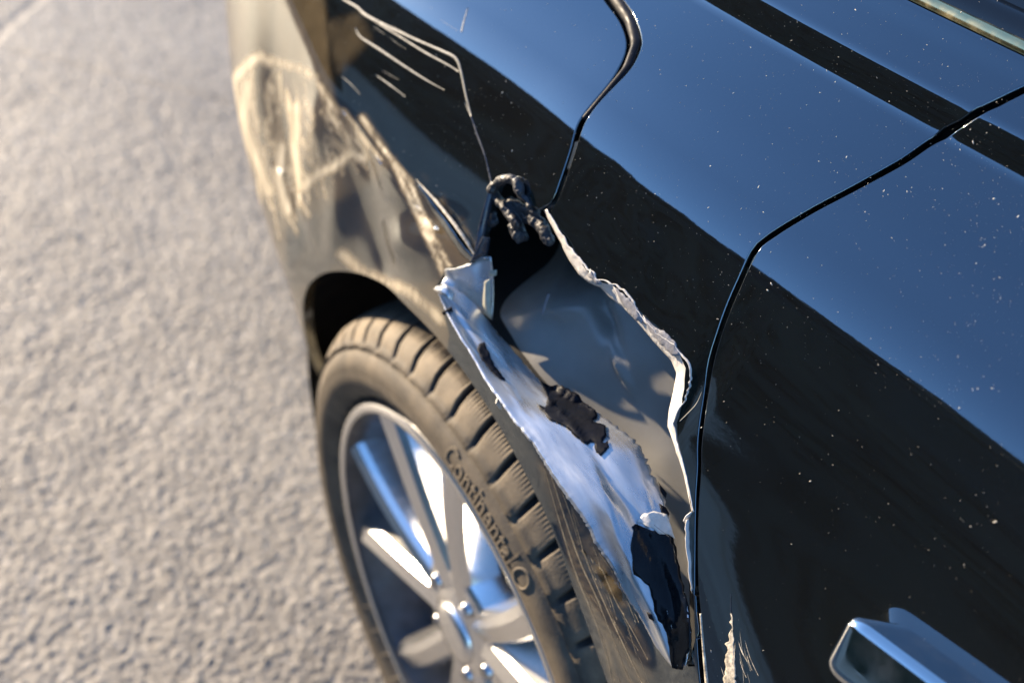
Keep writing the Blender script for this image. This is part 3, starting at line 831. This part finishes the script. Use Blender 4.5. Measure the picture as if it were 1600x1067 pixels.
# black paint skin beside the white edge, lifted a little
# flap: sheet peeled outward, its bare side up
FR = [(694, 443), (722, 458), (748, 482), (775, 517), (800, 545), (830, 580), (858, 605), (900, 627), (945, 652), (972, 672), (1000, 697), (1020, 740), (1038, 772), (1044, 800), (1050, 826), (1020, 830), (992, 818), (987, 850), (990, 897), (1014, 916), (1026, 963), (1041, 990), (1048, 1040)]
FR_SM = [(694, 443), (722, 458), (748, 482), (775, 517), (800, 545), (830, 580), (858, 605), (900, 627), (945, 652), (972, 672), (1000, 697), (1020, 740), (1036, 772), (1044, 800), (1050, 830), (1056, 860), (1064, 905), (1074, 950), (1078, 1000), (1070, 1040)]
def build_flap():
    n, k = 170, 22
    A = resample(smooth_poly(FLAP_L, 4), n); B = resample(smooth_poly(FR_SM, 4), n); jr = np.random.default_rng(21)
    # pair points by the progress down the flap
    u = np.linspace(0, 1, n)
    oa = np.interp(u, [0, .1, .3, .55, .75, .9, 1], [.018, .024, .030, .029, .020, .007, .0005])
    ob = np.interp(u, [0, .1, .3, .55, .75, .9, 1], [.008, -.008, -.020, -.018, -.010, -.001, .0005])
    V = np.zeros((n, k+1, 3))
    def depth_line(L, o):
        dd = np.array([np.linalg.norm(off_pt0(*p, q)-CAM) for p, q in zip(L, o)])
        kx = np.exp(-(np.arange(-14, 15)/7.)**2); kx /= kx.sum()
        dd = np.convolve(np.r_[np.full(14, dd[0]), dd, np.full(14, dd[-1])], kx, 'valid')
        return np.array([CAM+ray(*p)*q for p, q in zip(L, dd)])
    LA, LB = depth_line(A, oa), depth_line(B, ob)
    for i in range(n):
        a, b = LA[i], LB[i]; ta, tb = jr.normal(0, .007), jr.normal(0, .013)
        for j in range(k+1):
            t = j/k; V[i, j] = a+(b-a)*(t+ta*math.exp(-(t/.06)**2)+tb*math.exp(-((1-t)/.06)**2))
    tu = np.gradient(V, axis=0); tv = np.gradient(V, axis=1); nn = np.cross(tu, tv); nn /= np.linalg.norm(nn, axis=2)[..., None]+1e-9
    if (nn*(V-CAM)).sum() > 0: nn = -nn
    t = np.linspace(0, 1, k+1)[None, :]; uu = u[:, None]
    bul = .005*np.sin(np.pi*t)*np.sin(np.pi*np.clip(uu*1.1, 0, 1))
    fold = -.0035*np.exp(-((t-.62-.1*np.sin(uu*9))/.10)**2)*smoothstep(.42, .55, uu)*smoothstep(.95, .8, uu)
    fold += .003*np.exp(-((t-.3)/.12)**2)*smoothstep(.5, .62, uu)
    fold += -.002*np.exp(-((t-.25)/.08)**2)*smoothstep(.3, .1, uu)
    wv = .0030*fbm(V*np.array([34, 10, 16]), 3)
    V = V+nn*(bul+fold+wv*np.sin(np.pi*t)**.5)[..., None]
    rid = np.abs(np.sin(t*7+uu*6+3*fbm(V*8, 2))); V = V+nn*(.0014*np.exp(-(rid/.16)**2)*smoothstep(.1, .3, uu)*np.sin(np.pi*t))[..., None]
    px = proj(V.reshape(-1, 3))
    bare = inpoly(px, np.array(FLAP_L+FR[::-1])).reshape(n, k+1)
    F = grid_faces(n, k+1); Vf = V.reshape(-1, 3)
    f = F[len(F)//2]
    if np.cross(Vf[f[1]]-Vf[f[0]], Vf[f[2]]-Vf[f[0]])@(CAM-Vf[f[0]]) < 0: F = [tuple(reversed(q)) for q in F]
    o = link('torn_flap', mesh('torn_flap', Vf, F), M_metal, car, 'bare metal flap of fender skin peeled outward over the tyre')
    solid(o, .0009)
    return o
flap = build_flap()
FT = bvh_of(flap)
# paint still clinging to the flap
patch_on('torn_skin', jag([(992, 818), (1020, 829), (1049, 826), (1058, 862), (1066, 908), (1077, 952), (1081, 1000), (1066, 1046), (1050, 1043), (1041, 988), (1026, 962), (1014, 915), (1002, 904), (990, 897), (986, 850)], 7, .9, 31), FT, .0008, M_skin, car, .0004, 6, 'black paint left on the foot of the flap', .0004)
patch_on('paint_flake', jag([(840, 588), (850, 598), (862, 603), (878, 601), (884, 606), (892, 611), (905, 617), (912, 628), (930, 640), (934, 650), (926, 658), (946, 664), (948, 680), (940, 690), (950, 688), (952, 698), (944, 706), (938, 712), (930, 702), (928, 690), (918, 694), (903, 684), (893, 676), (882, 664), (870, 660), (856, 652), (846, 640), (838, 630), (852, 636), (856, 620)], 3.6, .9, 32), FT, .0010, M_flake, car, .0004, 5, 'large ragged patch of black paint on the flap', .0006)
patch_on('paint_flake', jag([(748, 537), (757, 534), (766, 556), (778, 578), (790, 594), (782, 592), (768, 580), (752, 558), (746, 546)], 4, .6, 33), FT, .0007, M_flake, car, .0003, 5, 'small dark blue black strip of paint on the flap', .0006)
for k, L in enumerate([[(1028, 752), (1034, 760), (1042, 770), (1040, 778), (1032, 768)], [(1030, 786), (1040, 792), (1046, 802), (1042, 810), (1034, 800)], [(988, 822), (996, 818), (1000, 826), (992, 830)],
                       [(1010, 956), (1018, 960), (1022, 970), (1014, 966)]]):
    patch_on('paint_flake', L, FT, .0009, M_flake, car, .0004, 5, wob=.0008)
patch_on('primer_patch', jag([(995, 815), (1006, 802), (1022, 798), (1042, 803), (1050, 826), (1055, 842), (1044, 834), (1030, 834), (1022, 826)], 5, .5, 34), FT, .0012, M_curl, car, .0004, 5, 'pale primer patch at the corner of the flap')
# curled tip and shards of the flap
def shard(name, px, offs, m, label=None):
    V = [off_pt(*p, o) for p, o in zip(px, offs)]; c = np.mean(V, axis=0)
    o = link(name, mesh(name, V, [tuple(range(len(V)))], False), m, car, label); solid(o, .0008); return o
shard('metal_shard', [(706, 480), (690, 489), (693, 493), (708, 487)], [.02, .024, .022, .016], M_flake)
shard('metal_shard', [(776, 622), (784, 630), (782, 640), (774, 630)], [.024, .022, .022, .027], M_curl)
ribbon('flap_curl', [(680, 450), (688, 446), (697, 446), (704, 452)], [(684, 458), (692, 462), (700, 466), (708, 470)], [.018, .020, .018, .014], [.022, .024, .022, .018], M_metal, car, 16, 5, .003, .001, 5)
# bracket behind the flap tip: bent bare metal with yellowish sealer
ribbon('bracket', jag([(694, 421), (712, 420), (736, 413), (752, 403), (767, 402)], 6, .5, 41), [(690, 444), (716, 460), (738, 478), (755, 490), (768, 500)], [.004, .003, .0, -.004, -.008], [.010, .002, -.006, -.012, -.016], M_metal, car, 34, 10, -.003, .0016, 4, label='small bent bracket of bare metal above the flap')
M_seal2 = simple('yellowish_sealer', (.42, .41, .33), .35, 0, 80, .15)
ribbon('sealer_tab', [(764, 423), (775, 422)], [(765, 432), (774, 431)], [-.006], [-.007], M_seal2, car, 6, 2, 0, 0, 0, .001)
ribbon('sealer_tab', [(757, 440), (755, 462), (754, 488)], [(766, 436), (766, 462), (767, 498)], [-.004, -.008, -.012], [-.006, -.010, -.014], M_seal2, car, 14, 3, .001, .001, 6, .001)
# bumper skin edge, bent up along the left of the hole, and the folded pleat running into it
M_edge = simple('bent_skin_edge', (.020, .026, .042), .30, 0, 60, .3, 300, .2, 1.7)
ribbon('bumper_edge', [(766, 290), (757, 318), (748, 352), (741, 392)], [(776, 296), (768, 325), (760, 358), (752, 400)], [.001, .003, .003, .004], [-.006, -.004, -.003, -.002], M_edge, car, 40, 6, .0015, .001, 7)
ribbon('bumper_edge', [(735, 409), (744, 392), (755, 370)], [(748, 405), (762, 396), (766, 372)], [.006, .007, .006], [-.002, -.002, .0], M_edge, car, 24, 4, .0005, .0006, 8)
ribbon('pleat', jag([(655, 288), (680, 322), (705, 358), (726, 388), (740, 402)], 9, .5, 51), [(655, 293), (676, 330), (700, 368), (720, 398), (736, 411)], [.0005, .004, .006, .006, .004], [.0005, .003, .002, .0, .0], M_paint, car, 60, 6, .0008, .0006, 9)
ribbon('pleat', [(650, 280), (684, 314), (712, 348), (732, 376), (741, 394)], [(653, 285), (682, 319), (709, 353), (730, 382), (741, 398)], [.0004, .002, .003, .003, .001], [.0006, .0035, .0055, .0055, .0035], M_scrape, car, 60, 6, .0004, .0012, 10)

ribbon('scratch_glint', [(856, 458), (850, 472), (845, 492)], [(859, 460), (854, 474), (848, 493)], [-.036], [-.036], M_prim, car, 12, 2, 0, 0, 0, .0003)
# grey foam sealant hanging in the top of the hole
def sealant():
    bm = bmesh.new()
    paths = [([(768, 297), (777, 287), (788, 281), (800, 280), (808, 287), (811, 299)], 8, .004), ([(812, 306), (822, 312), (827, 322)], 4.5, .001), ([(773, 308), (786, 322), (798, 335), (808, 350)], 9, -.006),
             ([(806, 356), (812, 368)], 13, -.012), ([(815, 334), (834, 343), (848, 356), (857, 374)], 11, -.012), ([(828, 316), (845, 319), (861, 322)], 7, -.005), ([(764, 316), (768, 336), (770, 348)], 8, -.010), ([(796, 316), (815, 325), (835, 332)], 9, -.010)]
    for k_, (L, rad, off) in enumerate(paths):
        for q_, (px, py) in enumerate(smooth_poly(L, rad*.22)):
            c = off_pt(px, py, off); s = np.linalg.norm(c-CAM)/FPX
            r = bmesh.ops.create_icosphere(bm, subdivisions=3, radius=1)
            for v in r['verts']:
                p = np.array(v.co); q = p*rad*s
                v.co = Vector(c+q*(1+1.0*fbm((c+q)*np.array([210, 210, 210])+k_, 4)))
    me = bpy.data.meshes.new('sealant'); bm.to_mesh(me); bm.free()
    me.polygons.foreach_set('use_smooth', [True]*len(me.polygons))
    o = link('foam_sealant', me, M_seal, car, 'grey foam sealant clumped at the top of the tear')
    rm = o.modifiers.new('fuse', 'REMESH'); rm.mode = 'VOXEL'; rm.voxel_size = .0005; rm.use_smooth_shade = True
sealant()

# cracks and scratches in the paint, plus painted gold glints
def crack(pts, widths, m=M_scr, par=bumper, off=.0002, name='scratch_glint'): return tube_px(name, pts, widths, off, m, par, 5)
crack([(533, -2), (558, 12), (576, 27), (640, 58), (690, 80), (712, 92), (720, 112), (728, 150), (736, 182)], [4, 7, 6, 5, 7, 6, 4.5])
crack([(576, 28), (620, 55), (665, 83), (700, 102), (716, 112)], [3, 4, 5, 3])
crack([(736, 182), (746, 212), (757, 242), (764, 270), (768, 288)], [4, 5, 4, 6], M_edge)
crack([(726, 160), (737, 186), (748, 216)], [2, 3, 1])
crack([(555, 43), (563, 58), (590, 76), (635, 106), (665, 125), (694, 141)], [3, 6, 5, 4, 1.2])
crack([(586, 117), (606, 131), (633, 151)], [2, 4, 1.2])
crack([(532, 118), (548, 132), (562, 147)], [1, 2.2, .8])
_r4 = np.random.default_rng(8)
for k in range(5):
    x0, y0 = _r4.uniform(545, 700), _r4.uniform(15, 110); L = _r4.uniform(14, 70); a = math.radians(_r4.normal(32, 4))
    if y0 > 60+.6*(x0-560)+60: continue
    crack([(x0, y0), (x0+L*.5*math.cos(a), y0+L*.5*math.sin(a)+.8), (x0+L*math.cos(a), y0+L*math.sin(a))], [.3, _r4.uniform(.4, 1.0), .3])
crack([(721, 50), (724, 36), (731, 12)], [3, 2, 1])
crack([(1062, 658), (1075, 645), (1088, 630), (1096, 612)], [1.5, 3, 2.5, 1], M_scr, fender)
crack([(975, 470), (1000, 500), (1040, 525), (1060, 545), (1072, 560)], [1, 2, 2, 1], M_edge, fender)
crack([(1022, 820), (1045, 838)], [1, 1], M_edge, fender)
_r3 = np.random.default_rng(9)
for (L, wd) in [([(850, 728), (874, 812), (900, 895), (942, 1000), (958, 1070)], [2, 4, 5, 3.5, 2]), ([(858, 732), (884, 812), (908, 880), (935, 940), (985, 1066)], [2, 5, 4, 2.5, 1]), ([(893, 795), (915, 870), (948, 950), (990, 1040), (1004, 1068)], [1, 3, 3, 4, 2]),
                ([(905, 900), (935, 985), (960, 1062)], [1, 2.5, 1]), ([(925, 850), (958, 930), (975, 960)], [1, 2, .8]), ([(962, 940), (988, 985), (1012, 1030)], [.8, 1.6, .8]), ([(868, 742), (890, 800), (905, 850)], [1, 2.5, 1])]:
    crack(L, wd, M_gold, fender, .0001)  # long gold lines painted for light caught on the creases
for k in range(26):
    t = _r3.uniform(0, 1); x0 = 876+115*t+_r3.normal(0, 13); y0 = 790+240*t+_r3.normal(0, 12); L = _r3.uniform(12, 55); a = math.radians(_r3.normal(64, 6))
    crack([(x0, y0), (x0+L*.5*math.cos(a)+1, y0+L*.5*math.sin(a)), (x0+L*math.cos(a), y0+L*math.sin(a))], [.4, _r3.uniform(.6, 1.6), .4], M_gold, fender, .0001)  # short gold glints, painted in the same way
# pale scraped metal on the door edge and the shut line
ribbon('scratch_glint', jag([(1141, 958), (1141, 985), (1136, 1010), (1134, 1040), (1128, 1075)], 4, 1.8, 61), jag([(1143, 958), (1145, 985), (1146, 1010), (1149, 1040), (1152, 1080)], 4, 1.0, 62), [.0003], [.0003], M_scrape, door, 50, 6, 0, .0004, 11, .0002, label='pale scraped patch near the edge of the door')
_r2 = np.random.default_rng(5)
for k in range(16):
    x0 = _r2.uniform(1122, 1170); y0 = _r2.uniform(985, 1050); L = _r2.uniform(15, 60); sl_ = _r2.uniform(-.1, .45)
    crack([(x0, y0), (x0+sl_*L*.4, y0+L*.5), (x0+sl_*L, y0+L)], [.6, _r2.uniform(1.2, 3), .6], M_scrape if k % 3 else M_scr, door)
crack([(1142, 925), (1142, 945), (1143, 962)], [.6, 1.5, 2], M_edge, door)
ribbon('torn_edge', [(1093, 958), (1096, 1000), (1099, 1040), (1103, 1085)], [(1098, 958), (1102, 1000), (1107, 1040), (1113, 1085)], [.001], [-.001], M_scrape, car, 24, 3, .0005, .0003, 12, .0006)
ribbon('torn_edge', jag([(1073, 812), (1071, 840), (1076, 880), (1080, 922)], 6, .8, 63), jag([(1078, 810), (1080, 845), (1083, 880), (1082, 926)], 6, .8, 64), [.002, .003, .002, .001], [-.002], M_curl, car, 24, 3, .0005, .0006, 13, .0006)
ribbon('torn_edge', [(1080, 800), (1072, 806), (1068, 814)], [(1086, 806), (1078, 816), (1072, 822)], [.001], [-.004], M_curl, car, 8, 3, 0, .0008, 14, .0006)

# dark bead in the wide end of the bumper gap
ribbon('gap_seal', [(925, -36), (950, 0), (975, 38), (984, 74), (970, 112), (940, 150), (910, 188)], [(948, -40), (975, -8), (997, 28), (1003, 66), (988, 106), (950, 150), (915, 190)], [-.0045], [-.002], M_flake, car, 60, 8, .003, 0, 0, .0006)

# ------------------------------------------------------------------ door handle
def handle():
    a = off_pt(1392, 962, 0); b = off_pt(1640, 1142, 0)
    ax = b-a; L = np.linalg.norm(ax); ax /= L
    y, w = on(1392, 962); nb = N([y], [w])[0]; nb = nb-ax*(nb@ax); nb /= np.linalg.norm(nb); up = np.cross(ax, nb)
    if up[2] < 0: up = -up
    cor = off_pt(1322, 950, .026)-a; cor /= np.linalg.norm(cor); W = .034
    # section: rounded bar standing off the door, (outward, downward)
    sec = [(-.004, 0)]
    for (cx, cz, r, a0, a1) in ((W-.007, -.007, .007, 90, 0), (W-.010, -.030, .010, 0, -90)):
        sec += [(cx+r*math.cos(math.radians(q)), cz+r*math.sin(math.radians(q))) for q in np.linspace(a0, a1, 9)]
    sec += [(-.004, -.040)]
    V = []; ns, nt = 40, len(sec)
    for i in range(ns):
        t = (i/(ns-1))**2; d = t*L; q = math.sqrt(max(0, 1-max(0, 1-d/.016)**2))   # rounded rear end
        for (o_, z_) in sec:
            V.append(a+ax*d+cor*(o_*(.62+.38*q) if o_ > 0 else o_)+up*(-.020+(z_+.020)*(.70+.30*q)))
    F = grid_faces(ns, nt)+[tuple(range(nt)), tuple(range((ns-1)*nt, ns*nt))]
    o = link('door_handle', mesh('door_handle', V, F), M_hand, door)
    m = o.modifiers.new('soft_edge', 'BEVEL'); m.width = .002; m.segments = 3; m.limit_method = 'ANGLE'; m.angle_limit = math.radians(50)
handle()

# ------------------------------------------------------------------ dust specks
def specks():
    V = []; F = []
    cl = [(rng.uniform(380, 1600), rng.uniform(-10, 1000)) for _ in range(60)]
    def add(px, py, size):
        q = on(px, py)
        if q is None: return
        p = P(*q)[0]; n = N([q[0]], [q[1]])[0]
        t = np.cross(n, rng.normal(size=3)); t /= np.linalg.norm(t); b = np.cross(n, t)
        ln = size*rng.uniform(.6, 1.9); wd = size*rng.uniform(.35, .8); k = len(V)
        m = rng.integers(5, 8)
        for i in range(m):
            a = 2*math.pi*i/m; V.append(p+n*.0001+t*ln*math.cos(a)*rng.uniform(.7, 1.1)+b*wd*math.sin(a)*rng.uniform(.7, 1.1))
        V.append(p+n*(.0002+wd*.8))
        for i in range(m): F.append((k+i, k+(i+1) % m, k+m))
    body = [(560, 0), (1000, -5), (1600, -5), (1600, 1067), (1110, 1067), (1095, 700), (1080, 560), (940, 430), (860, 320), (760, 270), (740, 400), (640, 280), (520, 120)]
    n = 0
    while n < 3300:
        if rng.random() < .5:
            c = cl[rng.integers(len(cl))]; px, py = c[0]+rng.normal(0, 45), c[1]+rng.normal(0, 40)
        else: px, py = rng.uniform(520, 1600), rng.uniform(-5, 1067)
        if not inpoly(np.array([[px, py]]), body)[0]: continue
        if py > 560+.2*(px-1100) and rng.random() < .75: continue
        s = .00012*math.exp(rng.normal(0, .65)); 
        add(px, py, min(s, .0009)); n += 1
    me = mesh('dust_specks', V, F, False)
    o = link('dust_specks', me, M_speck)
    tag(o, 'pale dust and pollen specks scattered over the black paintwork', 'dust', kind='stuff')
specks()

# ------------------------------------------------------------------ hedge added out of view to darken what the paint mirrors
def backdrop():
    m, n, l, b = mat('backdrop_leaves')
    f = ramp(n, l, noise(n, l, 1.4, 5), [(.3, (.007, .012, .008)), (.7, (.020, .030, .016))])
    l.new(f, b.inputs['Base Color']); setp(b, Roughness=.7)
    V = []; F = []; r = np.random.default_rng(3)
    ys = np.linspace(-9, 13, 120); N_ = 24000
    y = r.uniform(-9, 13, N_); a = r.uniform(0, math.pi, N_)
    top = 4.2+.35*fbm(np.stack([y*.5, y*0, y*0], -1), 3)*2
    h = r.uniform(0, 1, N_)**.8*top; wdt = .75*np.sqrt(np.clip(1-(h/top)**6, .05, 1))
    x = -5.6+wdt*r.choice([-1, 1], N_)*r.uniform(.75, 1.05, N_)
    for i in range(N_):
        c = np.array([x[i], y[i], h[i]]); t = r.normal(size=3); t /= np.linalg.norm(t); u = np.cross(t, r.normal(size=3)); u /= np.linalg.norm(u)
        s = r.uniform(.06, .13); k = len(V)
        V += [c-t*s, c+u*s*.6, c+t*s, c-u*s*.6]; F.append((k, k+1, k+2, k+3))
    # dense core of twigs
    k = len(V)
    for yy in ys:
        tp = 4.0+.35*fbm(np.array([[yy*.5, 0, 0]]), 3)[0]*2
        for (dx, hz) in ((-.7, -.02), (-.7, tp*.8), (-.4, tp), (.4, tp), (.7, tp*.8), (.7, -.02)): V.append(np.array([-5.6+dx, yy, hz]))
    F += [tuple(k+i for i in f) for f in grid_faces(120, 6)]
    F += [tuple(k+i for i in range(6)), tuple(k+119*6+i for i in range(6))]
    o = link('backdrop', mesh('backdrop', V, F, False), m)
    tag(o, 'tall dark evergreen hedge added out of view to darken the reflections in the paint', 'backdrop', kind='stuff')
backdrop()
def added_wall():  # unseen wall, added to put a faint band into the door reflections
    m = simple('grey_block_wall', (.30, .29, .27), .85, 0, 3, .2, 40, .4)
    root = bpy.data.objects.new('added_wall', None); col.objects.link(root); root.location = (-4.6, 0, 0)
    tag(root, 'low grey block wall with a coping, added out of view for its reflection, in front of the hedge', 'wall')
    def box(x0, x1, z0, z1):
        V = [(x, y, z) for x in (x0, x1) for y in (-9, 12.5) for z in (z0, z1)]
        return V, [(0, 1, 3, 2), (4, 6, 7, 5), (0, 4, 5, 1), (2, 3, 7, 6), (0, 2, 6, 4), (1, 5, 7, 3)]
    link('wall_body', mesh('wall_body', *box(-.1, .1, -.03, .80), False), m, root)
    link('coping', mesh('coping', *box(-.14, .14, .802, .88), False), m, root)
added_wall()
